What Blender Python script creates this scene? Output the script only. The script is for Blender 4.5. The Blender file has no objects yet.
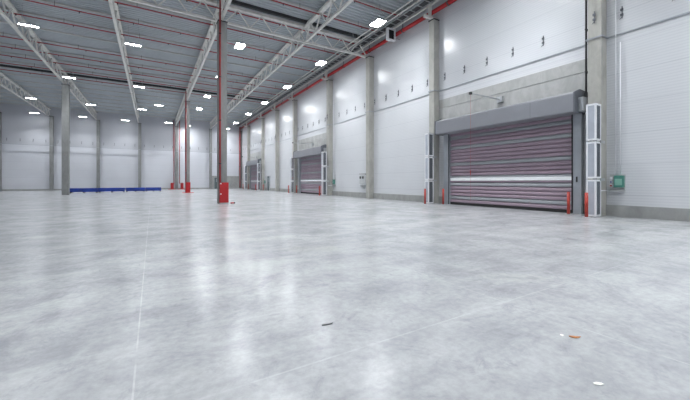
import bpy, bmesh, math, random
from mathutils import Vector, Matrix
random.seed(7)
SC = bpy.context.scene
COL = SC.collection

# ------------------------------------------------------------ camera, world, exposure
EYE = 1.3
FPX = 322.0
YAW = math.radians(30.94)
cam_d = bpy.data.cameras.new('camera')
cam_d.sensor_width = 36.0
cam_d.lens = FPX / 690.0 * 36.0
cam_d.shift_y = -18.0 / 690.0
cam_d.clip_start = 0.05
cam_d.clip_end = 400
cam = bpy.data.objects.new('camera', cam_d)
COL.objects.link(cam)
cam.location = (0, 0, EYE)
cam.rotation_euler = (math.pi / 2, 0, -YAW)
SC.camera = cam

world = bpy.data.worlds.new('world')
SC.world = world
world.use_nodes = True
world.node_tree.nodes['Background'].inputs[0].default_value = (0.75, 0.82, 1.0, 1)
world.node_tree.nodes['Background'].inputs[1].default_value = 0.3

SC.view_settings.view_transform = 'Standard'
SC.view_settings.look = 'None'
SC.view_settings.gamma = 1.0
SC.view_settings.use_curve_mapping = False
SC.view_settings.exposure = 0.2
try:
    SC.cycles.max_bounces = 10
    SC.cycles.diffuse_bounces = 7
    SC.cycles.glossy_bounces = 4
    SC.cycles.sample_clamp_indirect = 6.0
    SC.cycles.use_denoising = True
except Exception:
    pass

LIGHT_COL = (0.955, 0.985, 1.0)
HIGH_BAY_W = 125.0
STRIP_W = 110.0
BEAM = math.radians(105)
GLOW = 95.0

# ------------------------------------------------------------ sizes of the hall
WX = 15.15          # right wall face
BY = 65.0           # back wall face
LX = -30.3          # left wall
FY = -24.0          # wall behind the camera
DECK = 12.6
TB = 11.3           # bottom chord of the trusses
TT = 12.3           # top chord


# ------------------------------------------------------------ materials
def new_mat(name):
    m = bpy.data.materials.new(name)
    m.use_nodes = True
    nt = m.node_tree
    b = nt.nodes['Principled BSDF']
    return m, nt, b


def N(nt, kind, **kw):
    n = nt.nodes.new(kind)
    for k, v in kw.items():
        setattr(n, k, v)
    return n


def math_node(nt, op, a, b=None, c=None):
    n = N(nt, 'ShaderNodeMath', operation=op)
    for i, v in enumerate((a, b, c)):
        if v is None:
            continue
        if isinstance(v, (int, float)):
            n.inputs[i].default_value = v
        else:
            nt.links.new(v, n.inputs[i])
    return n.outputs[0]


def mix_col(nt, fac, a, b, blend='MIX'):
    n = N(nt, 'ShaderNodeMix', data_type='RGBA', blend_type=blend)
    for s, v in ((n.inputs['Factor'], fac), (n.inputs[6], a), (n.inputs[7], b)):
        if isinstance(v, (int, float)):
            s.default_value = v
        elif isinstance(v, tuple):
            s.default_value = (*v[:3], 1)
        else:
            nt.links.new(v, s)
    return n.outputs[2]


def ramp(nt, fac, lo, hi):
    n = N(nt, 'ShaderNodeMapRange')
    n.interpolation_type = 'SMOOTHSTEP'
    n.inputs['From Min'].default_value = lo
    n.inputs['From Max'].default_value = hi
    nt.links.new(fac, n.inputs['Value'])
    return n.outputs[0]


def noise(nt, vec, scale, detail=4, rough=0.55, dist=0.0, stretch=None):
    if stretch:
        mp = N(nt, 'ShaderNodeMapping')
        mp.inputs['Scale'].default_value = stretch
        nt.links.new(vec, mp.inputs['Vector'])
        vec = mp.outputs[0]
    n = N(nt, 'ShaderNodeTexNoise')
    n.inputs['Scale'].default_value = scale
    n.inputs['Detail'].default_value = detail
    n.inputs['Roughness'].default_value = rough
    n.inputs['Distortion'].default_value = dist
    nt.links.new(vec, n.inputs['Vector'])
    return n.outputs['Fac']


def bump(nt, b, height, strength, dist=0.02):
    n = N(nt, 'ShaderNodeBump')
    n.inputs['Strength'].default_value = strength
    n.inputs['Distance'].default_value = dist
    nt.links.new(height, n.inputs['Height'])
    nt.links.new(n.outputs[0], b.inputs['Normal'])


def plain(name, col, rough=0.5, metal=0.0, var=0.08, scale=3.0):
    """a painted or metal surface with slight mottling"""
    m, nt, b = new_mat(name)
    g = N(nt, 'ShaderNodeNewGeometry')
    f = noise(nt, g.outputs['Position'], scale, 5)
    lo = tuple(c * (1 - var) for c in col)
    hi = tuple(min(1, c * (1 + var)) for c in col)
    nt.links.new(mix_col(nt, ramp(nt, f, 0.3, 0.7), lo, hi), b.inputs['Base Color'])
    b.inputs['Roughness'].default_value = rough
    b.inputs['Metallic'].default_value = metal
    return m


def mat_floor():
    m, nt, b = new_mat('polished_concrete')
    g = N(nt, 'ShaderNodeNewGeometry')
    P = g.outputs['Position']
    big = noise(nt, P, 0.28, 6, 0.62, 0.6)
    mid = noise(nt, P, 1.1, 8, 0.66, 0.5)
    fine = noise(nt, P, 14.0, 5, 0.7)
    streak = noise(nt, P, 1.0, 6, 0.65, 0.4, (0.35, 1.6, 1))
    c = mix_col(nt, ramp(nt, big, 0.34, 0.66), (0.36, 0.37, 0.392), (0.50, 0.51, 0.53))
    c2 = mix_col(nt, ramp(nt, mid, 0.34, 0.66), (0.29, 0.30, 0.322), (0.63, 0.64, 0.65))
    c = mix_col(nt, 0.42, c, c2)
    c3 = mix_col(nt, ramp(nt, streak, 0.35, 0.65), (0.33, 0.34, 0.362), (0.58, 0.59, 0.60))
    c = mix_col(nt, 0.4, c, c3)
    # pale cloudy trowel marks with sharper edges
    cl = noise(nt, P, 0.9, 7, 0.62, 0.6, (1.3, 0.7, 1))
    c = mix_col(nt, math_node(nt, 'MULTIPLY', ramp(nt, cl, 0.40, 0.72), 0.4), c, (0.62, 0.63, 0.64))
    md = noise(nt, P, 4.5, 9, 0.72, 0.8)
    c = mix_col(nt, math_node(nt, 'MULTIPLY', ramp(nt, md, 0.46, 0.80), 0.22), c, (0.64, 0.65, 0.66))
    c = mix_col(nt, math_node(nt, 'MULTIPLY', math_node(nt, 'SUBTRACT', 1.0, ramp(nt, md, 0.28, 0.46)), 0.4), c, (0.22, 0.23, 0.25))
    gr = ramp(nt, fine, 0.3, 0.7)
    c = mix_col(nt, math_node(nt, 'MULTIPLY', math_node(nt, 'SUBTRACT', 1.0, gr), 0.2), c, (0.1, 0.1, 0.11))
    yel = noise(nt, P, 0.55, 3, 0.5, 0.2)
    c = mix_col(nt, math_node(nt, 'MULTIPLY', ramp(nt, yel, 0.60, 0.72), 0.25), c, (0.52, 0.52, 0.46))
    sc = noise(nt, P, 0.8, 9, 0.78, 1.8)
    c = mix_col(nt, math_node(nt, 'MULTIPLY', ramp(nt, sc, 0.50, 0.66), 0.4), c, (0.22, 0.23, 0.26))
    # sawn joints
    sep = N(nt, 'ShaderNodeSeparateXYZ')
    nt.links.new(P, sep.inputs[0])
    wob = noise(nt, P, 3.0, 4, 0.6)

    def line(sock, off, period, half):
        t = math_node(nt, 'ADD', sock, -off + period / 2 + 50 * period)
        t = math_node(nt, 'MODULO', t, period)
        t = math_node(nt, 'ABSOLUTE', math_node(nt, 'SUBTRACT', t, period / 2))
        return math_node(nt, 'LESS_THAN', t, half)
    lx = line(sep.outputs[0], -0.10, 33.8, 0.006)
    lx2 = line(sep.outputs[0], 3.28, 5.65, 0.007)
    ly = line(sep.outputs[1], 2.10, 5.55, 0.009)
    wf = ramp(nt, wob, 0.25, 0.6)
    c = mix_col(nt, math_node(nt, 'MULTIPLY', math_node(nt, 'MULTIPLY', lx, wf), 0.3), c, (0.80, 0.80, 0.79))
    c = mix_col(nt, math_node(nt, 'MULTIPLY', math_node(nt, 'MULTIPLY', lx2, wf), 0.25), c, (0.72, 0.73, 0.75))
    c = mix_col(nt, math_node(nt, 'MULTIPLY', math_node(nt, 'MULTIPLY', ly, wf), 0.2), c, (0.74, 0.75, 0.77))
    nt.links.new(c, b.inputs['Base Color'])
    rr = N(nt, 'ShaderNodeMapRange')
    rr.inputs['To Min'].default_value = 0.18
    rr.inputs['To Max'].default_value = 0.29
    nt.links.new(mid, rr.inputs['Value'])
    nt.links.new(rr.outputs[0], b.inputs['Roughness'])
    b.inputs['Specular IOR Level'].default_value = 0.5
    return m


def mat_panel(name, col, pitch, seams, rough=0.27, upper=0.93):
    """coated sandwich panel: fine horizontal ribs and sparse panel joints"""
    m, nt, b = new_mat(name)
    g = N(nt, 'ShaderNodeNewGeometry')
    sep = N(nt, 'ShaderNodeSeparateXYZ')
    nt.links.new(g.outputs['Position'], sep.inputs[0])
    z = sep.outputs[2]
    t = math_node(nt, 'PINGPONG', z, pitch / 2)
    rib = ramp(nt, t, pitch * 0.12, pitch * 0.3)
    f = noise(nt, g.outputs['Position'], 0.4, 3)
    c = mix_col(nt, ramp(nt, f, 0.3, 0.7), tuple(x * 0.965 for x in col), col)
    # the panels above the conduit are a slightly greyer make
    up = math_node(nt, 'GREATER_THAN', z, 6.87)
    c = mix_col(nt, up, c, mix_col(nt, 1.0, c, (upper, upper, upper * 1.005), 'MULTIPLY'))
    # panel joints
    j = math_node(nt, 'MODULO', math_node(nt, 'ADD', z, 20 * seams + 0.35), seams)
    j = math_node(nt, 'LESS_THAN', j, 0.022)
    c = mix_col(nt, math_node(nt, 'MULTIPLY', j, 0.3), c, (0.35, 0.37, 0.42))
    c = mix_col(nt, math_node(nt, 'MULTIPLY', math_node(nt, 'SUBTRACT', 1.0, rib), 0.14), c, (0.4, 0.42, 0.48))  # rib grooves darkened in the base colour, in place of their shade
    nt.links.new(c, b.inputs['Base Color'])
    b.inputs['Roughness'].default_value = rough
    b.inputs['Specular IOR Level'].default_value = 0.5
    bump(nt, b, rib, 0.08, 0.004)
    return m


def mat_concrete(name, col):
    m, nt, b = new_mat(name)
    g = N(nt, 'ShaderNodeNewGeometry')
    P = g.outputs['Position']
    a = noise(nt, P, 2.0, 7, 0.65, 0.5, (1, 1, 0.5))
    d = noise(nt, P, 22.0, 4, 0.7)
    c = mix_col(nt, ramp(nt, a, 0.3, 0.7), tuple(x * 0.84 for x in col), tuple(x * 1.1 for x in col))
    c = mix_col(nt, math_node(nt, 'MULTIPLY', ramp(nt, d, 0.62, 0.75), 0.35), c, tuple(x * 0.6 for x in col))
    nt.links.new(c, b.inputs['Base Color'])
    b.inputs['Roughness'].default_value = 0.75
    bump(nt, b, d, 0.15, 0.005)
    return m


def mat_emit(name, col, s):
    m, nt, b = new_mat(name)
    b.inputs['Base Color'].default_value = (0.9, 0.9, 0.9, 1)
    b.inputs['Emission Color'].default_value = (*col, 1)
    b.inputs['Emission Strength'].default_value = s
    return m


M = dict(
    floor=mat_floor(),
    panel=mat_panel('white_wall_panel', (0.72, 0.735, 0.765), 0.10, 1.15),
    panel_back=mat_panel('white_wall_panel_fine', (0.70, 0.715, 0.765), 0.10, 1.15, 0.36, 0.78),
    concrete=mat_concrete('column_concrete', (0.44, 0.435, 0.405)),
    darkconcrete=mat_concrete('dark_column_concrete', (0.27, 0.275, 0.275)),
    plinth=mat_concrete('plinth_concrete', (0.36, 0.365, 0.36)),
    lintel=mat_concrete('lintel_concrete', (0.46, 0.465, 0.46)),
    deck=plain('roof_deck_steel', (0.44, 0.475, 0.505), 0.5, 0.0, 0.06, 0.6),
    truss=plain('truss_paint', (0.72, 0.71, 0.68), 0.5, 0.0, 0.08),
    purlin=plain('purlin_paint', (0.58, 0.575, 0.56), 0.5, 0.0, 0.06),
    dark=plain('dark_steel', (0.035, 0.037, 0.04), 0.55),
    galv=plain('galvanised_steel', (0.48, 0.50, 0.52), 0.4, 0.5, 0.12),
    red=plain('red_paint', (0.43, 0.016, 0.02), 0.4, 0.0, 0.1),
    redpipe=plain('red_pipe_paint', (0.36, 0.022, 0.03), 0.4, 0.0, 0.1),
    bollard=plain('red_orange_paint', (0.44, 0.045, 0.03), 0.45, 0.0, 0.1),
    blue=plain('blue_paint', (0.012, 0.05, 0.36), 0.4, 0.0, 0.25, 2.0),
    timber=plain('dark_timber', (0.10, 0.08, 0.07), 0.8),
    white=plain('white_paint', (0.86, 0.87, 0.90), 0.4, 0.0, 0.03),
    wire=plain('pale_wire', (0.47, 0.50, 0.57), 0.5, 0.0, 0.05),
    darkwire=plain('dark_wire', (0.16, 0.18, 0.21), 0.5, 0.0, 0.05),
    header=plain('grey_header_coating', (0.255, 0.262, 0.29), 0.4, 0.0, 0.04, 1.0),
    headend=plain('dark_grey_end_plate', (0.14, 0.15, 0.175), 0.45, 0.0, 0.04),
    guide=plain('grey_guide_coating', (0.37, 0.395, 0.435), 0.4, 0.1, 0.05),
    slat=plain('mauve_slat_coating', (0.35, 0.27, 0.33), 0.36, 0.1, 0.05, 1.0),
    slatgrey=plain('grey_slat_coating', (0.34, 0.355, 0.385), 0.34, 0.1, 0.05, 1.0),
    seal=plain('black_rubber_and_gap', (0.02, 0.02, 0.022), 0.7),
    stripe=plain('white_stripe', (0.93, 0.95, 0.97), 0.3, 0.0, 0.02),
    box=plain('grey_cabinet_paint', (0.55, 0.57, 0.58), 0.45),
    green=plain('green_panel', (0.08, 0.27, 0.22), 0.45),
    palegreen=plain('pale_green_panel', (0.25, 0.50, 0.42), 0.45),
    bluebtn=plain('blue_switch', (0.03, 0.08, 0.35), 0.4),
    doorpaint=plain('dark_grey_door_paint', (0.12, 0.15, 0.16), 0.5),
    leaf=plain('orange_leaf', (0.50, 0.20, 0.07), 0.7, 0.0, 0.3, 60),
    paper=plain('pale_paper', (0.85, 0.84, 0.80), 0.8, 0.0, 0.05, 40),
    stick=plain('grey_splinter', (0.22, 0.22, 0.23), 0.7),
    glow=mat_emit('lamp_diffuser', LIGHT_COL, GLOW),
)


# ------------------------------------------------------------ mesh helpers
class MB:
    """collects boxes, bars, tubes and prisms into one mesh"""
    def __init__(self):
        self.bm = bmesh.new()

    def box(self, x0, x1, y0, y1, z0, z1, bevel=0.0):
        vs = [self.bm.verts.new((x, y, z)) for x in (x0, x1) for y in (y0, y1) for z in (z0, z1)]
        fs = [(0, 1, 3, 2), (4, 6, 7, 5), (0, 4, 5, 1), (2, 3, 7, 6), (0, 2, 6, 4), (1, 5, 7, 3)]
        faces = [self.bm.faces.new([vs[i] for i in f]) for f in fs]
        if bevel:
            es = list({e for f in faces for e in f.edges})
            bmesh.ops.bevel(self.bm, geom=es, offset=bevel, segments=2, affect='EDGES', profile=0.6)
        return self

    def tube(self, a, b, r, n=10, r2=None):
        a, b = Vector(a), Vector(b)
        d = b - a
        L = d.length
        q = Vector((0, 0, 1)).rotation_difference(d.normalized()).to_matrix().to_4x4()
        mt = Matrix.Translation((a + b) / 2) @ q
        bmesh.ops.create_cone(self.bm, cap_ends=True, segments=n, radius1=r,
                              radius2=r if r2 is None else r2, depth=L, matrix=mt)
        return self

    def bar(self, a, b, w, h, up=(0, 0, 1)):
        """rectangular bar from a to b"""
        a, b = Vector(a), Vector(b)
        d = (b - a).normalized()
        u = Vector(up)
        s = d.cross(u)
        if s.length < 1e-4:
            s = d.cross(Vector((1, 0, 0)))
        s.normalize()
        u = s.cross(d).normalized()
        vs = []
        for p in (a, b):
            for i, j in ((-1, -1), (1, -1), (1, 1), (-1, 1)):
                vs.append(self.bm.verts.new(p + s * (i * w / 2) + u * (j * h / 2)))
        for f in ((3, 2, 1, 0), (4, 5, 6, 7), (0, 1, 5, 4), (1, 2, 6, 5), (2, 3, 7, 6), (3, 0, 4, 7)):
            self.bm.faces.new([vs[i] for i in f])
        return self

    def prism_y(self, prof, y0, y1):
        """profile of (x, z) points extruded along y"""
        A = [self.bm.verts.new((x, y0, z)) for x, z in prof]
        B = [self.bm.verts.new((x, y1, z)) for x, z in prof]
        n = len(prof)
        for i in range(n):
            j = (i + 1) % n
            self.bm.faces.new((A[i], A[j], B[j], B[i]))
        self.bm.faces.new(A[::-1])
        self.bm.faces.new(B)
        return self

    def mesh(self, name, mat, smooth=False):
        bmesh.ops.recalc_face_normals(self.bm, faces=self.bm.faces)
        me = bpy.data.meshes.new(name)
        self.bm.to_mesh(me)
        self.bm.free()
        me.materials.append(mat)
        if smooth:
            for p in me.polygons:
                p.use_smooth = len(p.vertices) == 4
        return me

    def build(self, name, mat, parent=None, loc=(0, 0, 0), smooth=False):
        o = bpy.data.objects.new(name, self.mesh(name, mat, smooth))
        COL.objects.link(o)
        o.location = loc
        if parent:
            o.parent = parent
        return o


def tag(o, label, cat, group=None):
    o['label'] = label
    o['category'] = cat
    if group:
        o['group'] = group
    return o


def struct(o, label=None):
    o['kind'] = 'structure'
    if label:
        o['label'] = label
    return o


def empty(name, loc=(0, 0, 0), rz=0.0):
    e = bpy.data.objects.new(name, None)
    e.empty_display_size = 0.2
    COL.objects.link(e)
    e.location = loc
    e.rotation_euler = (0, 0, rz)
    return e


def dup(o, loc=None, parent=None, rz=None):
    c = o.copy()
    COL.objects.link(c)
    if parent:
        c.parent = parent
    if loc is not None:
        c.location = loc
    if rz is not None:
        c.rotation_euler = (0, 0, rz)
    for ch in list(o.children):
        dup(ch, None, c)
    return c


ORD = ['first', 'second', 'third', 'fourth', 'fifth', 'sixth', 'seventh', 'eighth', 'ninth', 'tenth', 'eleventh',
       'twelfth', 'thirteenth', 'fourteenth', 'fifteenth', 'sixteenth', 'seventeenth', 'eighteenth', 'nineteenth',
       'twentieth', 'twenty-first', 'twenty-second', 'twenty-third', 'twenty-fourth', 'twenty-fifth', 'twenty-sixth']

# ------------------------------------------------------------ the shell
struct(MB().box(LX, WX, FY, BY, -0.3, 0).build('floor', M['floor']), 'polished light grey concrete floor with faint joints')
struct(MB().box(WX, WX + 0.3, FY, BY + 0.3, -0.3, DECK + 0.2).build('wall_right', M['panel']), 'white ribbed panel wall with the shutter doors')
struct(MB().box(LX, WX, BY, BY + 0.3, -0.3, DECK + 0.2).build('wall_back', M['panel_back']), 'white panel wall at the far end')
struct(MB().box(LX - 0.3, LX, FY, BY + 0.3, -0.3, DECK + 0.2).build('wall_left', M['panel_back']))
struct(MB().box(LX - 0.3, WX + 0.3, FY - 0.3, FY, -0.3, DECK + 0.2).build('wall_front', M['panel_back']))


def deck_mesh():
    """trapezoidal steel roof deck, ribs running across the hall"""
    bm = bmesh.new()
    p = 0.31
    y = FY
    pts = []
    while y < BY:
        pts += [(y, 0.0), (y + 0.13, 0.0), (y + 0.165, 0.09), (y + 0.275, 0.09)]
        y += p
    pts.append((BY, 0.0))
    row = [(bm.verts.new((LX, min(a, BY), DECK + h)), bm.verts.new((WX, min(a, BY), DECK + h))) for a, h in pts]
    for i in range(len(row) - 1):
        bm.faces.new((row[i][0], row[i][1], row[i + 1][1], row[i + 1][0]))
    # closed back so that no light leaks in
    t = [bm.verts.new(v) for v in ((LX, FY, DECK + .2), (WX, FY, DECK + .2), (WX, BY, DECK + .2), (LX, BY, DECK + .2))]
    bm.faces.new(t)
    me = bpy.data.meshes.new('ceiling')
    bm.to_mesh(me)
    bm.free()
    me.materials.append(M['deck'])
    o = bpy.data.objects.new('ceiling', me)
    COL.objects.link(o)
    return o


struct(deck_mesh(), 'grey corrugated steel roof deck')

# columns along the right wall: (y0, y1)
RC = [(5.5, 5.95), (14.0, 14.4), (20.8, 21.25), (27.6, 28.05), (36.5, 36.95), (42.95, 43.4), (49.6, 50.05), (58.4, 58.85)]
DOOR_DY = [0.0, 22.1, 44.2]

# concrete plinth along the right wall, broken by the doors
pieces, cur = [], FY
for d in DOOR_DY:
    pieces.append((cur, 6.25 + d))
    cur = 13.4 + d
pieces.append((cur, BY))
for i, (a, b_) in enumerate(pieces):
    struct(MB().box(WX - 0.07, WX, a, b_, 0, 0.42, 0.01).build('baseboard_right', M['plinth'], loc=(0, 0, 0)),
           'grey concrete plinth at the foot of the right wall')
struct(MB().box(LX, 9.25, BY - 0.07, BY, 0, 0.24).build('baseboard_back', M['plinth']), 'low dark plinth of the back wall')
bb = MB()
bb.box(9.65, 10.05, BY - 0.12, BY, 0, 2.45).box(11.15, 14.7, BY - 0.12, BY, 0, 2.45).box(10.05, 11.15, BY - .12, BY, 2.2, 2.45)
struct(bb.build('trim_1', M['plinth']), 'tall grey concrete base panel in the last bay of the back wall')

# concrete lintel panels over the doors
for k, d in enumerate(DOOR_DY):
    y0, y1 = (5.97 + d, 13.98 + d)
    l = MB()
    l.box(WX - 0.05, WX, y0, y1, 4.15, 5.75, 0.008).box(WX - 0.05, WX, y0, y1, 5.78, 6.3, 0.008)
    struct(l.build('trim_%d' % (k + 2), M['lintel']), 'beige concrete lintel panels above a shutter door')


# ------------------------------------------------------------ shutter doors
def curtain(grey):
    """horizontal slats, each bowed outwards, y from 6.6 to 13.0; grey picks which slats"""
    p = 0.19
    mb = MB()
    for k in range(21):
        isg = k in (1, 5, 7, 11, 16, 19)
        if isg != grey:
            continue
        z = 0.14 + k * p
        x = 15.02
        prof = [(x + 0.06, z), (x - 0.02, z), (x - 0.036, z + 0.012), (x - 0.040, z + 0.05),
                (x - 0.036, z + 0.10), (x - 0.018, z + 0.138), (x + 0.0, z + 0.148), (x + 0.05, z + 0.15),
                (x + 0.05, z + p), (x + 0.06, z + p)]
        mb.prism_y(prof, 6.6, 13.0)
    return mb


def make_door():
    r = empty('door_1', (WX - 0.1, 9.8, 0))
    L = Vector((-(WX - 0.1), -9.8, 0))
    c = curtain(False).build('shutter_curtain', M['slat'], r, L)
    c['label'] = 'mauve ribbed shutter slats'
    g = curtain(True).build('grey_slats', M['slatgrey'], c)
    g['label'] = 'grey slats between the mauve ones'
    MB().box(14.955, 15.0, 6.62, 12.98, 1.375, 1.53, 0.004).build('reflective_band', M['stripe'], c)['label'] = 'bright white band across the curtain'
    MB().box(14.98, 15.05, 6.6, 13.0, 0.0, 0.14, 0.01).build('dark_gap_strip', M['seal'], r, L)['label'] = 'black strip put in for the dark gap under the curtain'  # black bar added for the darkness of the gap below the slats
    prof = [(15.1, 4.08), (14.27, 4.08), (14.25, 4.12), (14.25, 4.80), (14.28, 4.84), (14.68, 4.98), (15.1, 4.96)]
    h = MB().prism_y(prof, 6.26, 13.45).build('header_box', M['header'], r, L)
    for y0, y1 in ((6.21, 6.26), (13.45, 13.5)):
        pr = [(15.1, 4.06), (14.23, 4.06), (14.23, 4.85), (14.67, 5.02), (15.1, 4.99)]
        MB().prism_y(pr, y0, y1).build('end_plate', M['headend'], h)['label'] = 'darker grey end plate'
    MB().box(14.50, 14.98, 6.02, 6.21, 4.10, 4.66, 0.03).build('motor_cover', M['galv'], h)['label'] = 'pale metal motor cover'
    s = MB()
    s.box(14.246, 14.252, 7.95, 7.962, 4.13, 4.78)
    s.build('cover_joint', M['headend'], h)
    for y0, y1 in ((6.25, 6.6), (13.0, 13.42)):
        gd = MB().box(14.88, 15.05, y0, y1, 0, 4.12, 0.01).build('guide_rail', M['guide'], r, L)
        ys = y1 - 0.05 if y0 < 10 else y0
        MB().box(14.86, 14.88, ys, ys + 0.05, 0.02, 4.1).build('sealing_strip', M['seal'], gd)
    hd = MB().box(14.855, 14.88, 6.38, 6.44, 1.3, 1.52, 0.01)
    hd.build('push_button_strip', M['seal'], r, L)['label'] = 'small dark control strip on the guide'
    return struct(r)


door = make_door()
door['label'] = 'nearest and largest mauve roller shutter door in the right wall'
DL = ['', 'middle mauve roller shutter door in the right wall', 'farthest roller shutter door near the back corner']
for k in (1, 2):
    d = dup(door, (WX - 0.1, 9.8 + DOOR_DY[k], 0))
    d.name = 'door_%d' % (k + 1)
    d['label'] = DL[k]


# pedestrian doors
def leaf_door(name, cx, cy, w, h, axis, label):
    """axis 'x': set in the right wall, facing -x; 'y': set in the back wall, facing -y"""
    r = empty(name, (cx, cy, 0), 0 if axis == 'y' else -math.pi / 2)
    f = MB()
    f.box(-w / 2 - .08, -w / 2, -.13, 0, 0, h + .08).box(w / 2, w / 2 + .08, -.13, 0, 0, h + .08).box(-w / 2 - .08, w / 2 + .08, -.13, 0, h, h + .08)
    f.build('door_frame', M['galv'], r)
    lf = MB().box(-w / 2, w / 2, -.09, -.03, 0.01, h, 0.006).build('door_leaf', M['doorpaint'], r)
    hb = MB()
    hb.tube((w / 2 - .1, -.09, 1.05), (w / 2 - .1, -.15, 1.05), .012).tube((w / 2 - .1, -.15, 1.05), (w / 2 - .25, -.15, 1.05), .012)
    hb.build('handle', M['galv'], lf)
    MB().box(-.15, .15, -.1, -.09, 1.3, 1.9).build('vision_panel', M['guide'], lf)
    return struct(r, label)


leaf_door('door_4', WX, 47.6, 1.0, 2.15, 'x', 'dark pedestrian door in the right wall left of the middle shutter')
leaf_door('door_5', 10.6, BY, 0.98, 2.15, 'y', 'dark pedestrian door in the back wall near the right corner')


# ------------------------------------------------------------ columns
def column(x, y, w, d, h, label, group, name='concrete_column', cap=True, mat='darkconcrete'):
    r = empty(name, (x, y, 0))
    MB().box(-w / 2, w / 2, -d / 2, d / 2, 0, h, 0.018).build('shaft', M[mat], r)
    if cap:
        MB().box(-w / 2 - .03, w / 2 + .03, -d / 2 - .03, d / 2 + .03, h, h + 0.05).build('cap_plate', M['dark'], r)
    return tag(r, label, 'column', group)


RL = ['thick pale concrete wall column right of the nearest shutter door',
      'concrete wall column left of the nearest shutter door',
      'concrete wall column where the near cross truss meets the right wall',
      'concrete wall column right of the middle shutter door',
      'concrete wall column left of the middle shutter door',
      'concrete wall column between middle shutter and pedestrian door',
      'concrete wall column right of the farthest shutter door',
      'concrete wall column left of the farthest shutter door']
for (a, b_), lab in zip(RC, RL):
    column(14.92, (a + b_) / 2, 0.46, b_ - a, 11.2, lab, 'columns along the right wall', mat='concrete')
column(14.87, 64.75, 0.5, 0.48, 11.2, 'concrete column in the far right corner with red riser', 'columns along the right wall')

big_col = column(3.67, 20.75, 0.5, 0.5, 11.0, 'nearest free-standing square column with red pipe and red guard', 'free-standing columns')
far_col = column(3.67, 43.2, 0.5, 0.5, 11.0, 'farther free-standing column with red guard, behind the nearest one', 'free-standing columns')
left_col = column(-7.42, 42.1, 0.55, 0.5, 11.0, 'free-standing plain concrete column at left, by the blue beams', 'free-standing columns')

BX = [-18.7, -13.05, -7.4, -1.78, 3.78, 9.45]
BLAB = ['leftmost concrete column on the back wall at the picture edge',
        'concrete back wall column second from the left',
        'back wall column rising behind the blue bundles, near their left end',
        'back wall column rising behind the right half of the blue bundles',
        'back wall column between the two thin red risers',
        'back wall column left of the tall concrete base panel']
for x, lab in zip(BX, BLAB):
    column(x, BY - 0.22, 0.42, 0.44, 11.2, lab, 'columns along the back wall')


# red column guards
def guard(name, x, y, w, d, h, label, plate=0.0, stickers=False):
    r = empty(name, (x, y, 0))
    g = MB()
    g.box(-w / 2, w / 2, -d, -d + .06, 0.06, h, 0.01).box(-w / 2, -w / 2 + .05, -d + .06, 0, 0.06, h).box(w / 2 - .05, w / 2, -d + .06, 0, 0.06, h)
    g.build('shield', M['red'], r)
    if plate:
        MB().box(-plate, plate, -d - .12, 0.0, 0, .06, 0.01).build('base_plate', M['red'], r)
    else:
        MB().box(-w / 2, w / 2, -d, 0, 0, .06).build('base_plate', M['galv'], r)
    if stickers:
        for z in (1.17, 0.55):
            MB().box(-w / 2 + .01, -w / 2 + .09, -d - .006, -d, z, z + .07).build('white_sticker', M['white'], r)
    return tag(r, label, 'column guard', 'red column guards')


guard('column_guard', 3.72, 20.5, 0.5, 0.22, 1.27, 'large red steel guard at the foot of the nearest column', 0, True)
guard('column_guard', 3.70, 42.95, 0.52, 0.3, 1.27, 'red guard at the foot of the farther free-standing column', 0.62)
guard('column_guard', 3.05, 64.5, 0.48, 0.3, 1.15, 'left red guard of the pair against the back wall', 0.62)
guard('column_guard', 4.6, 64.5, 0.48, 0.3, 1.15, 'right red guard of the pair against the back wall', 0.68)


# red risers
def riser(x, y, z0, z1, label, r_=0.05, side=(0, 1)):
    e = empty('riser_pipe', (x, y, z0))
    MB().tube((0, 0, 0), (0, 0, z1 - z0), r_, 14).build('pipe', M['redpipe'], e, smooth=True)
    z = 1.5
    while z < z1 - z0:
        MB().tube((0, 0, z - .03), (0, 0, z + .03), r_ * 1.3, 12).bar((0, 0, z), (side[0] * .09, side[1] * .09, z), .04, .03).build('pipe_clamp', M['dark'], e)
        z += 2.6
    return tag(e, label, 'pipe', 'red riser pipes')


riser(3.50, 20.405, 0.9, 12.2, 'red riser pipe on the nearest free-standing column')
riser(3.48, 42.85, 0.9, 12.2, 'red riser pipe on the farther free-standing column', .055)
riser(3.32, 64.42, 1.0, 12.2, 'left of the two red riser pipes at the back wall', .055)
riser(4.22, 64.42, 1.0, 12.2, 'right of the two red riser pipes at the back wall', .055)
riser(14.70, 64.36, 0.2, 12.0, 'dark red riser pipe in the far right corner', .10)


# ------------------------------------------------------------ trusses
def truss(name, length, label, group, axis, loc, n):
    """planar truss in local x from 0 to length; two chords and separate diagonals"""
    e = empty(name, loc, 0 if axis == 'x' else math.pi / 2)
    zb, zt = TB - TB, TT - TB
    top = MB()
    top.box(0, length, -.14, .14, zt - .02, zt + .14)
    top.build('top_chord', M['truss'], e)
    bot = MB()
    bot.box(0.1, length - 0.1, -.08, .08, zb - .06, zb + .07)
    bot.build('bottom_chord', M['truss'], e)
    step = length / n
    me_a = MB().bar((0, 0, zb + .05), (step / 2, 0, zt), .085, .06).mesh('diagonal', M['truss'])
    me_b = MB().bar((0, 0, zt), (step / 2, 0, zb + .05), .085, .06).mesh('diagonal', M['truss'])
    for k in range(n):
        for me, off in ((me_a, 0), (me_b, step / 2)):
            d = bpy.data.objects.new('diagonal', me)
            COL.objects.link(d)
            d.parent = e
            d.location = (k * step + off, 0, 0)
    return tag(e, label, 'truss', group)


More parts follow.
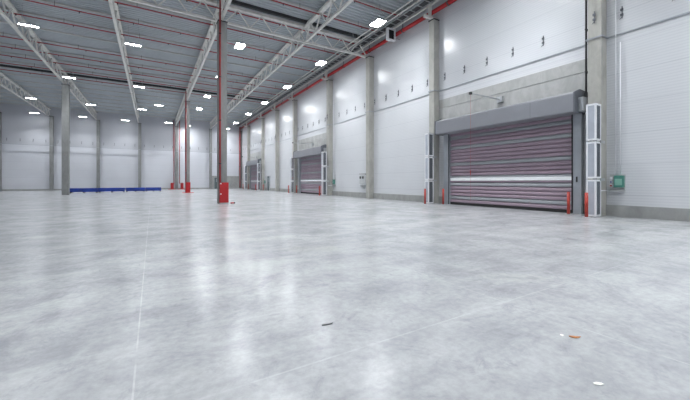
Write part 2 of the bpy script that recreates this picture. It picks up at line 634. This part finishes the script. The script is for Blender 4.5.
TX = {-13.3: 'leftmost', -7.63: 'second from left', -1.98: 'third from left', 3.67: 'column-line', 9.4: 'rightmost'}
for x, spans in ((-13.3, (2,)), (-7.63, (1, 2)), (-1.98, (0, 1, 2)), (3.67, (0, 1, 2)), (9.4, (0, 1, 2))):
    for s in spans:
        y0, y1 = ((-1.0, 21.1), (21.3, 43.3), (43.5, BY - .02))[s]
        where = ('nearest span, in front of the cross truss', 'middle span beyond the cross truss', 'farthest span ending at the back wall')[s]
        truss('roof_truss', y1 - y0, '%s lengthwise roof truss, %s' % (TX[x], where), 'lengthwise roof trusses', 'y', (x, y0, TB), 14)

for x0, x1, where in ((3.95, 14.7, 'right of the nearest free-standing column, ending at the right wall'),
                      (-7.6, 3.45, 'left of the nearest free-standing column'),):
    truss('cross_truss', x1 - x0, 'pale cross truss %s' % where, 'cross trusses', 'x', (x0, 21.2, TB), 7)

# dark beams across the hall above the column lines
for y, lab in ((20.75, 'dark roof beam over the near cross truss'), (43.5, 'dark roof beam crossing the hall over the farther column')):
    tag(MB().box(-0.5 * (WX - LX) + 0.01, 0.5 * (WX - LX) - 0.01, -.09, .09, 0, .2).build('roof_beam', M['dark'], loc=((WX + LX) / 2, y, DECK - .2)), lab, 'beam')

# short brackets where lengthwise beams sit on the wall columns
for (a, b_), lab in zip(RC, RL):
    i = RC.index((a, b_))
    if i in (2,):
        continue
    e = empty('roof_bracket', (14.8, (a + b_) / 2, 11.25))
    MB().box(-.75, .3, -.08, .08, 0, .16, 0.01).build('arm', M['truss'], e)
    MB().box(-.35, -.15, -.05, .05, .16, 1.35).build('hanger', M['truss'], e)
    tag(e, 'pale steel roof bracket on top of the ' + ['column right of the nearest shutter', 'column left of the nearest shutter', '',
        'column right of the middle shutter', 'column left of the middle shutter', 'column beside the pedestrian door',
        'column right of the farthest shutter', 'column left of the farthest shutter'][i], 'bracket', 'brackets on the wall columns')

# purlins and red sprinkler pipes running across the hall
ROWS = [14.0, 16.5, 19.0] + [21.6 + 2.5 * k for k in range(0, 18)]
pr_me = MB().box(LX + .02, WX - .02, -.03, .03, 0, .12).mesh('purlin', M['purlin'])
head_me = MB().tube((0, 0, 0), (0, 0, -.09), .03, 8).mesh('sprinkler_head', M['dark'])
pipe_me = MB().tube((LX + .05, 0, 0), (14.4, 0, 0), .038, 8).mesh('pipe', M['redpipe'], True)
for i, y in enumerate(ROWS):
    o = bpy.data.objects.new('purlin', pr_me)
    COL.objects.link(o)
    o.location = (0, y + .12, DECK - .121)
    tag(o, 'pale roof purlin under the deck, %s from the camera' % ORD[i], 'purlin', 'purlins under the roof deck')
    if y > 46 or abs(y - 31.6) < .1:
        continue
    e = empty('sprinkler_line', (0, y - .12, DECK - .36))
    o = bpy.data.objects.new('pipe', pipe_me)
    COL.objects.link(o)
    o.parent = e
    for k in range(9):
        h = bpy.data.objects.new('sprinkler_head', head_me)
        COL.objects.link(h)
        h.parent = e
        h.location = (-10.5 + 2.9 * k + (0.7 if i % 2 else 0), 0, -.02)
    for k in range(6):
        t = MB().tube((-9.6 + 4.4 * k, 0, .03), (-9.6 + 4.4 * k, 0, .36), .012, 6).build('pipe_hanger', M['dark'], e)
    tag(e, 'thin red sprinkler pipe across the roof with dark heads, %s purlin from the camera' % ORD[i], 'pipe', 'sprinkler pipes under the roof')

# lengthwise services near the right wall
e = empty('fire_main', (14.88, 0, 11.78))
MB().tube((0, -1, 0), (0, 64.1, 0), .13, 16).build('pipe', M['red'], e, smooth=True)
for k in range(16):
    MB().tube((0, 1 + 4 * k, 0), (0, 1.1 + 4 * k, 0), .15, 14).bar((0, 1.05 + 4 * k, .1), (0, 1.05 + 4 * k, .81), .03, .03, (0, 1, 0)).build('pipe_hanger', M['dark'], e)
tag(e, 'thick red fire main running along the top of the right wall', 'pipe')
for x, r_, z, lab in ((13.0, .045, 11.9, 'thin pale conduit under the roof, outermost from the right wall'),
                      (13.45, .05, 11.95, 'pale conduit under the roof beside the dark cable tray'),
                      (14.60, .055, 12.1, 'pale pipe between the cable tray and the red fire main')):
    e = empty('service_conduit', (x, 0, z))
    MB().tube((0, -1, 0), (0, 64.5, 0), r_, 10).build('tube', M['truss'], e, smooth=True)
    for k in range(13):
        MB().tube((0, .5 + 5 * k, 0), (0, .5 + 5 * k, DECK - z - .02), .012, 6).build('drop_rod', M['galv'], e)
    tag(e, lab, 'conduit', 'conduits above the right aisle')
e = empty('cable_tray', (14.15, 0, 12.08))
MB().box(-.26, -.23, -1, 64.5, 0, .1).box(.23, .26, -1, 64.5, 0, .1).build('side_rails', M['galv'], e)
rg = MB().box(-.23, .23, 0, .07, .005, .028).mesh('rung', M['galv'])
for k in range(100):
    q = bpy.data.objects.new('rung', rg)
    COL.objects.link(q)
    q.parent = e
    q.location = (0, .5 + k * .64, 0)
MB().box(-.2, .2, -1, 64.4, .03, .08).build('cables', M['dark'], e)['label'] = 'black cables lying in the tray'
for k in range(13):
    MB().bar((-.27, .5 + 5 * k, 0), (-.27, .5 + 5 * k, DECK - 12.1), .02, .02, (0, 1, 0)).build('drop_rod', M['galv'], e)
tag(e, 'dark cable tray hung under the roof along the right wall', 'cable tray')

# grille box hung under the roof by the fire main
e = empty('ventilation_grille', (14.35, 17.7, 11.2))
f = MB()
f.box(-.34, -.26, -.12, .12, 0, .82).box(.26, .34, -.12, .12, 0, .82).box(-.26, .26, -.12, .12, 0, .08).box(-.26, .26, -.12, .12, .74, .82)
f.build('frame', M['white'], e)
lv = MB()
for k in range(9):
    lv.bar((-.26, 0, .12 + k * .072), (.26, 0, .12 + k * .072), .09, .012, (0, .5, 1))
lv.box(-.26, .26, .06, .1, .08, .74)
lv.build('louvre', M['dark'], e)
MB().bar((.34, 0, .25), (.8, 0, .25), .04, .03).build('wall_arm', M['galv'], e)
tag(e, 'small white framed dark grille hung beside the red fire main', 'grille')


# ------------------------------------------------------------ lamps
def lamp(sx, sy, watt, name):
    e = empty(name, (0, 0, 0))
    hs = MB().box(-sx / 2, sx / 2, -sy / 2, sy / 2, .015, .09, 0.012).build('housing', M['galv'], e)
    MB().box(-sx / 2 + .03, sx / 2 - .03, -sy / 2 + .03, sy / 2 - .03, 0, .014).build('diffuser', M['glow'], e)['label'] = 'glowing white diffuser'
    for q in (-1, 1):
        MB().tube((q * sx * .3, 0, .09), (q * sx * .3, 0, DECK - 11.2), .01, 6).build('suspension_wire', M['galv'], e)
    ld = bpy.data.lights.new('lamp_light', 'AREA')
    ld.shape = 'RECTANGLE'
    ld.size = sx - .06
    ld.size_y = sy - .06
    ld.energy = watt
    ld.color = LIGHT_COL
    ld.spread = BEAM
    lo = bpy.data.objects.new('lamp_light', ld)
    COL.objects.link(lo)
    lo.parent = e
    lo.location = (0, 0, -.012)
    return e


hb0 = None
ys_r = [55.7, 47.6, 39.8, 31.9, 24.1, 16.2, 8.3, 0.4, -7.5, -15.4]
cnt = 0


def put(proto, x, y, z=11.2):
    global cnt
    if cnt == 0:
        cnt += 1
        proto.location = (x, y, z)
        return proto
    return dup(proto, (x, y, z))


hb = lamp(0.62, 0.95, HIGH_BAY_W, 'high_bay_lamp')
first = True
for row, (x, ys) in enumerate(((12.1, [16.2, 24.1, 31.9, 39.8, 47.6, 55.7, 62.8, 8.3, 0.4, -7.5, -15.4]),
                               (5.5, [16.3, 24.1, 31.9, 40.2, 47.6, 63.2, 8.3, 0.4, -7.5, -15.4]))):
    for i, y in enumerate(ys):
        o = hb if first else dup(hb)
        first = False
        o.location = (x, y, 11.2)
        rn = ('row by the right wall', 'row right of the nearest column')[row]
        n_vis = (7, 6)[row]
        if i < n_vis:
            tag(o, 'bright high bay lamp, %s from camera in the %s' % (ORD[i], rn), 'lamp', 'high bay lamps')
        else:
            tag(o, 'unseen high bay lamp overhead, %s back in the %s' % (ORD[i - n_vis], rn), 'lamp', 'high bay lamps')

st = lamp(0.98, 0.20, STRIP_W, 'strip_lamp')
first = True
SL = [(-1.15, 27.8, 'nearest strip lamp in the aisle left of the nearest column'),
      (-1.15, 39.8, 'second strip lamp in the aisle left of the nearest column'),
      (-1.15, 52.0, 'third strip lamp in the aisle left of the nearest column'),
      (0.77, 48.1, 'strip lamp right of the third, beyond the dark beam'),
      (2.4, 61.5, 'strip lamp close to the back wall by the two risers'),
      (-3.7, 62.6, 'strip lamp close to the back wall above the blue bundles'),
      (-6.7, 27.8, 'nearest strip lamp at upper left beside the big truss'),
      (-6.75, 39.7, 'strip lamp just over the top of the left free-standing column'),
      (-6.75, 52.3, 'strip lamp beyond the left free-standing column'),
      (-9.0, 62.5, 'strip lamp close to the back wall, right of the left column'),
      (-12.3, 51.9, 'strip lamp farthest left, nearer of the two'),
      (-14.5, 62.6, 'strip lamp farthest left, lower by the back wall')]
for x, y in ((-1.15, 15.8), (-1.15, 3.8), (-1.15, -8.2), (-1.15, -18), (-6.75, 15.8), (-6.75, 3.8), (-6.75, -8.2), (-12.4, 27.8),
             (-12.4, 39.7), (-12.4, 15.8), (-12.4, 3.8), (-12.4, -8.2), (-19, 27.8), (-19, 45), (-19, 58), (-19, 12), (-19, -4),
             (-25, 20), (-25, 40), (-25, 58)):
    SL.append((x, y, None))
AIS = {-1.15: 'first', -6.75: 'second', -12.4: 'third', -19: 'fourth', -25: 'fifth'}
UN = {}


def unseen(x, y):
    UN[x] = UN.get(x, 0) + 1
    return 'strip lamp outside the view in the %s aisle left of camera, %s of its row' % (AIS[x], ORD[UN[x] - 1])


for i, (x, y, lab) in enumerate(SL):
    o = st if first else dup(st)
    first = False
    o.location = (x, y, 11.2)
    tag(o, lab or unseen(x, y), 'lamp', 'strip lamps in the left aisles')


# ------------------------------------------------------------ guard cages by the doors
def mesh_panel(x0, x1, y0, y1, z0, z1, pitch=0.045, r_=0.006):
    mb = MB()
    if abs(x1 - x0) < 1e-6:
        n = max(1, round((y1 - y0) / pitch))
        for k in range(n + 1):
            y = y0 + (y1 - y0) * k / n
            mb.box(x0 - r_, x0 + r_, y - r_, y + r_, z0, z1)
        m_ = round((z1 - z0) / pitch)
        for k in range(m_ + 1):
            z = z0 + (z1 - z0) * k / m_
            mb.box(x0 - r_, x0 + r_, y0, y1, z - r_, z + r_)
    else:
        n = max(1, round((x1 - x0) / pitch))
        for k in range(n + 1):
            x = x0 + (x1 - x0) * k / n
            mb.box(x - r_, x + r_, y0 - r_, y0 + r_, z0, z1)
        m_ = round((z1 - z0) / pitch)
        for k in range(m_ + 1):
            z = z0 + (z1 - z0) * k / m_
            mb.box(x0, x1, y0 - r_, y0 + r_, z - r_, z + r_)
    return mb


def make_cage():
    """local: x 0..0.55 (depth towards the wall), y 0..0.3, three sections high"""
    r = empty('guard_cage')
    W, D, H = 0.42, 0.32, 1.41
    for k in range(3):
        z0, z1 = k * H + .02, (k + 1) * H - .02
        t = .055
        f = MB()
        for x in (0, W - t):
            for y in (0, D - t):
                f.box(x, x + t, y, y + t, z0, z1)
        for z in (z0, z1 - .07):
            f.box(0, .03, 0, D, z, z + .07).box(0, W, 0, .03, z, z + .07).box(0, W, D - .03, D, z, z + .07).box(W - .03, W, 0, D, z, z + .07)
        s = f.build('section_frame', M['white'], r)
        s['label'] = 'white painted frame section'
        mesh_panel(0.02, 0.02, t, D - t, z0 + .07, z1 - .07, .024, .0095).build('front_mesh', M['wire'], s)
        mesh_panel(t, W - t, 0.02, 0.02, z0 + .07, z1 - .07, .04, .005).build('side_mesh', M['darkwire'], s)
        mesh_panel(t, W - t, D - .02, D - .02, z0 + .07, z1 - .07, .04, .005).build('side_mesh', M['darkwire'], s)
        if k < 2:
            MB().box(W - .1, W + .25, -.03, .0, z1 - .05, z1 + .05).build('wall_clip', M['galv'], r)
    MB().box(.03, W - .03, .03, D - .03, 0, .02).build('base_plate', M['galv'], r)
    cw = MB().box(W - .14, W - .06, D / 2 - .06, D / 2 + .06, 0.02, 4.2)
    cw.build('counterweight_channel', M['headend'], r)
    return r


cage = make_cage()
names = [('nearest', 0), ('middle', 1), ('farthest', 2)]
for nm, k in names:
    d = DOOR_DY[k]
    o = cage if k == 0 else dup(cage)
    o.location = (14.01, 5.41 + d, 0)
    tag(o, 'tall white mesh guard cage at the right side of the %s shutter door' % nm, 'guard cage', 'guard cages beside the shutter doors')
    o2 = dup(cage, (14.10, 13.86 + d, 0))
    tag(o2, 'tall white mesh guard cage at the left side of the %s shutter door' % nm, 'guard cage', 'guard cages beside the shutter doors')


# bollards
def make_bollard():
    r = empty('bollard')
    MB().tube((0, 0, 0), (0, 0, .88), .055, 18).build('post', M['bollard'], r, smooth=True)
    MB().tube((0, 0, .88), (0, 0, .91), .055, 18, .04).build('cap', M['bollard'], r)
    MB().box(-.1, .1, -.1, .1, 0, .015).build('foot_plate', M['galv'], r)
    return r


bo = make_bollard()
first = True
for nm, k in names:
    for x, y, w in ((13.75, 5.61, 'outer right bollard, in front of the right guard cage'), (14.40, 6.50, 'inner right bollard, before the right guide rail'),
                    (14.52, 13.12, 'inner left bollard, before the left guide rail'), (13.80, 13.85, 'outer left bollard, beside the left guard cage')):
        o = bo if first else dup(bo)
        first = False
        o.location = (x, y + DOOR_DY[k], 0)
        tag(o, 'red steel %s of the %s shutter' % (w, nm), 'bollard', 'red bollards at the shutter doors')
o = dup(bo, (14.75, 49.2, 0))
tag(o, 'red bollard beside the pedestrian door in the right wall', 'bollard', 'red bollards at the shutter doors')


# control cabinets
def make_cabinet():
    r = empty('control_cabinet')
    MB().box(-.07, 0, -.25, .22, -.03, .55, .01).build('back_plate', M['box'], r)
    MB().box(-.2, -.07, -.24, .05, .06, .50, .012).build('green_case', M['green'], r)['label'] = 'green control case'
    MB().box(-.208, -.2, -.20, .01, .14, .38, .004).build('green_screen', M['palegreen'], r)['label'] = 'pale green front panel'
    for z, m_ in ((.40, 'white'), (.26, 'bluebtn'), (.12, 'red')):
        b_ = MB().box(-.14, -.07, .11, .20, z - .05, z + .06, .008).build('switch_box', M['white'], r)
        MB().tube((-.14, .155, z), (-.165, .155, z), .028, 12).build('button', M[m_], b_)
    MB().box(-.12, 0, -.26, .24, -.10, -.04, .008).build('cable_duct', M['box'], r)
    MB().tube((-.11, -.12, .5), (-.11, -.12, 5.5), .018, 8).build('riser_conduit', M['white'], r, smooth=True)
    MB().tube((-.11, .02, .5), (-.11, .02, 10.5), .018, 8).build('riser_conduit', M['white'], r, smooth=True)
    MB().tube((-.04, .24, -.07), (-.04, .33, -.07), .025, 8).tube((-.04, .33, -.07), (-.52, .33, -.07), .02, 8).build('side_conduit', M['white'], r)
    return r


cabn = make_cabinet()
for nm, k in names:
    o = cabn if k == 0 else dup(cabn)
    o.location = (WX, 5.16 + DOOR_DY[k], 1.04)
    tag(o, 'green door control cabinet on the wall right of the %s shutter' % nm, 'control cabinet', 'green door control cabinets')

r = empty('distribution_board', (WX, 22.2, 0.95))
MB().box(-.22, 0, -.42, .42, .1, .98, .015).build('case', M['white'], r)
MB().box(-.23, -.22, -.38, -.02, .15, .93).build('cabinet_door', M['box'], r)
MB().box(-.23, -.22, .02, .38, .15, .93).build('cabinet_door', M['box'], r)
MB().box(-.25, -.23, -.30, -.08, .62, .82).box(-.25, -.23, .1, .3, .62, .82).build('socket_row', M['dark'], r)
MB().box(-.2, 0, -.45, .45, .98, 1.03).build('top_cover', M['dark'], r)
MB().box(-.16, 0, -.25, .3, -.08, .08, .01).build('socket_box', M['galv'], r)
tag(r, 'white wall distribution board left of the cross truss column', 'electrical cabinet')

# dark pipe running up the wall right of the nearest header
r = empty('downpipe', (14.90, 6.09, 4.68))
MB().tube((0, 0, .2), (0, 0, 6.9), .035, 12).build('pipe', M['dark'], r, smooth=True)
MB().tube((0, 0, 0.0), (0, 0, .2), .055, 12).build('coupling', M['dark'], r)
for k in range(4):
    MB().box(-.05, .2, -.03, .03, 1.0 + 1.7 * k, 1.05 + 1.7 * k).build('pipe_clamp', M['dark'], r)
tag(r, 'black vertical pipe rising from the right end of the nearest shutter header', 'pipe')

# pull switch arms with red cords
for nm, k in names:
    y = 9.87 + DOOR_DY[k]
    r = empty('pull_switch_arm', (WX - .05, y, 5.44))
    MB().box(-.16, 0, -.14, .14, -.14, .14, .01).build('wall_plate', M['galv'], r)
    MB().tube((-.16, 0, 0), (-2.32, 0, 0), .028, 10).build('arm', M['galv'], r, smooth=True)
    MB().box(-2.42, -2.30, -.05, .05, -.06, .06, .01).build('switch', M['dark'], r)
    cd = MB().tube((-2.36, 0, -.06), (-2.36, 0, -3.6), .004, 6).tube((-2.36, 0, -3.82), (-2.36, 0, -5.0), .003, 6).build('pull_cord', M['bollard'], r)
    cd['label'] = 'thin red pull cord'
    MB().tube((-2.36, 0, -3.6), (-2.36, 0, -3.82), .02, 10).build('pull_handle', M['bollard'], cd)
    tag(r, 'wall arm with hanging red pull cord above the %s shutter' % nm, 'pull switch', 'pull switch arms above the shutters')


# horizontal conduit along the right wall, stepping around the columns
def wall_conduit():
    z = 6.87
    pts = [(WX - .03, -2.0)]
    for a, b_ in RC:
        pts += [(WX - .03, a - .04), (14.65, a - .04), (14.65, b_ + .04), (WX - .03, b_ + .04)]
    pts.append((WX - .03, 64.4))
    mb = MB()
    for p, q in zip(pts, pts[1:]):
        mb.bar((p[0], p[1], 0), (q[0], q[1], 0), .035, .045)
    return mb.build('cable_conduit', M['guide'], loc=(0, 0, z))


tag(wall_conduit(), 'thin grey cable conduit running level along the right wall', 'conduit')
tag(MB().box(LX + .2, 14.55, -.05, -.0, 0, .06).build('cable_conduit', M['guide'], loc=(0, BY - .445, 6.75)), 'thin grey cable conduit across the back wall', 'conduit')


# small double clips in a row on the walls
def clip_mesh():
    mb = MB()
    mb.box(-.02, 0, -.014, .014, -.23, .23)
    mb.box(-.06, -.02, -.045, .045, .05, .14, .008).box(-.06, -.02, -.045, .045, -.14, -.05, .008)
    mb.tube((-.06, 0, -.2), (-.06, .06, -.26), .012, 6)
    return mb.mesh('wall_clip', M['headend'])


cm = clip_mesh()
bays = ['right of the nearest shutter column', 'above the nearest shutter', 'just left of the nearest shutter', 'right of the middle shutter',
        'above the middle shutter', 'left of the middle shutter', 'above the pedestrian door', 'above the farthest shutter', 'by the back corner']
count = {}
y = 3.6
while y < 64:
    x = WX
    for a, b_ in RC:
        if -.3 < y - (a + b_) / 2 < .75:
            x = 14.69
            y0 = (a + b_) / 2
            yk = y
            break
    else:
        y0 = yk = y
    bi = sum(1 for a, b_ in RC if y0 > (a + b_) / 2)
    count[bi] = count.get(bi, 0) + 1
    o = bpy.data.objects.new('wall_clip', cm)
    COL.objects.link(o)
    o.location = (x, y0, 7.67)
    tag(o, 'small dark clip on right wall %s, %s from right' % (bays[bi], ORD[count[bi] - 1]), 'wall clip', 'small clips on the right wall')
    y += 1.42
k = 0
x = -19.4
while x < 14.4:
    yy = BY
    if any(abs(x - c) < .27 for c in BX):
        yy = BY - .44
    o = bpy.data.objects.new('wall_clip', cm)
    COL.objects.link(o)
    o.location = (x, yy, 7.5)
    o.rotation_euler = (0, 0, math.pi / 2)
    k += 1
    tag(o, '%s small dark double clip from the left on the back wall' % ORD[k - 1], 'wall clip', 'small clips on the back wall')
    x += 1.41


# ------------------------------------------------------------ blue beam bundles on the floor
def ground(px, Y):
    u = (px - 345) / FPX
    z = Y / (math.cos(YAW) - math.sin(YAW) * u)
    return z * (math.sin(YAW) + math.cos(YAW) * u)


def bundle(x0, x1, y, label):
    L = x1 - x0
    r = empty('beam_bundle', ((x0 + x1) / 2, y, 0))
    n = max(3, int(L / .7))
    for k in range(n):
        xx = -L / 2 + .12 + (L - .24) * k / (n - 1)
        MB().box(xx - .05, xx + .05, -.5, .5, 0, .12).build('timber_bearer', M['timber'], r)
    for i in range(2):
        for j in range(4):
            jit = random.uniform(-.05, .05)
            mb = MB().box(-L / 2 + .02 + jit, L / 2 - .02 + jit, -.48 + j * .24, -.48 + j * .24 + .21, .12 + i * .23, .12 + i * .23 + .21, .015)
            mb.build('steel_beam', M['blue'], r)
    for s in (-.3, .3):
        MB().box(s * L - .02, s * L + .02, -.5, .5, .562, .572).build('strap', M['dark'], r)
    return tag(r, label, 'beam bundle', 'blue steel beam bundles on the floor')


cuts = [(69.8, 98.0, 49.4, 'leftmost bundle of blue steel beams on the floor, next to the column'),
        (98.6, 125.2, 50.0, 'second bundle of blue steel beams from the left'),
        (126.0, 145.0, 50.8, 'third bundle of blue steel beams from the left'),
        (145.6, 161.2, 51.6, 'rightmost bundle of blue steel beams on the floor')]
for a, b_, Y, lab in cuts:
    bundle(ground(a, Y), ground(b_, Y), Y, lab)

# ------------------------------------------------------------ small things lying on the floor
r = empty('pipe_fitting', (4.16, 20.1, 0))
MB().tube((-.12, 0, .045), (.08, 0, .045), .045, 14).build('body', M['redpipe'], r, smooth=True)
MB().tube((.08, 0, .05), (.13, .02, .05), .05, 14).build('coupling', M['dark'], r)
tag(r, 'small dark red pipe fitting on the floor beside the nearest column', 'pipe fitting')


def flat_piece(name, pts, th, mat, loc, rz, label, cat, curl=0.0):
    bm = bmesh.new()
    up = [bm.verts.new((x, y, th + curl * (x * x + y * y) * 60)) for x, y in pts]
    dn = [bm.verts.new((x, y, curl * (x * x + y * y) * 60)) for x, y in pts]
    ct, cb_ = bm.verts.new((0, 0, th)), bm.verts.new((0, 0, 0))
    n = len(pts)
    for i in range(n):
        j = (i + 1) % n
        bm.faces.new((ct, up[i], up[j]))
        bm.faces.new((cb_, dn[j], dn[i]))
        bm.faces.new((up[i], dn[i], dn[j], up[j]))
    me = bpy.data.meshes.new(name)
    bm.to_mesh(me)
    bm.free()
    me.materials.append(mat)
    o = bpy.data.objects.new(name, me)
    COL.objects.link(o)
    o.location = loc
    o.rotation_euler = (0, 0, rz)
    return tag(o, label, cat)


def floor_pt(px, py, z=0.001):
    u = (px - 345) / FPX
    d = EYE * FPX / (py - 182)
    return (d * (math.sin(YAW) + math.cos(YAW) * u), d * (math.cos(YAW) - math.sin(YAW) * u), z)


leafp = [(-.045, 0), (-.03, .014), (-.005, .02), (.02, .014), (.05, .002), (.025, -.012), (0, -.016), (-.028, -.01)]
flat_piece('dry_leaf', leafp, .004, M['leaf'], floor_pt(574.5, 337.5), -.7, 'orange brown dry leaf lying on the near floor', 'leaf', .05)
flat_piece('paper_scrap', [(-.018, -.008), (-.012, .012), (.012, .014), (.02, -.004), (.004, -.014)], .003, M['paper'], floor_pt(562, 335.5), .2,
           'tiny white scrap on the floor left of the dry leaf', 'scrap', .04)
flat_piece('paper_scrap', [(-.03, -.006), (-.022, .014), (.004, .02), (.03, .008), (.034, -.008), (.006, -.012)], .003, M['paper'], floor_pt(598, 384.5), -.5,
           'larger pale scrap on the floor nearest the bottom right corner', 'scrap', .05)
p = floor_pt(327, 325)
r = MB().bar((-.05, 0, .006), (.05, 0, .006), .012, .01).bar((.02, 0, .006), (.06, .012, .008), .007, .006).build('wood_splinter', M['stick'], loc=p)
r.rotation_euler = (0, 0, -.15)
tag(r, 'small dark splinter lying on the near floor, centre of the picture', 'splinter')
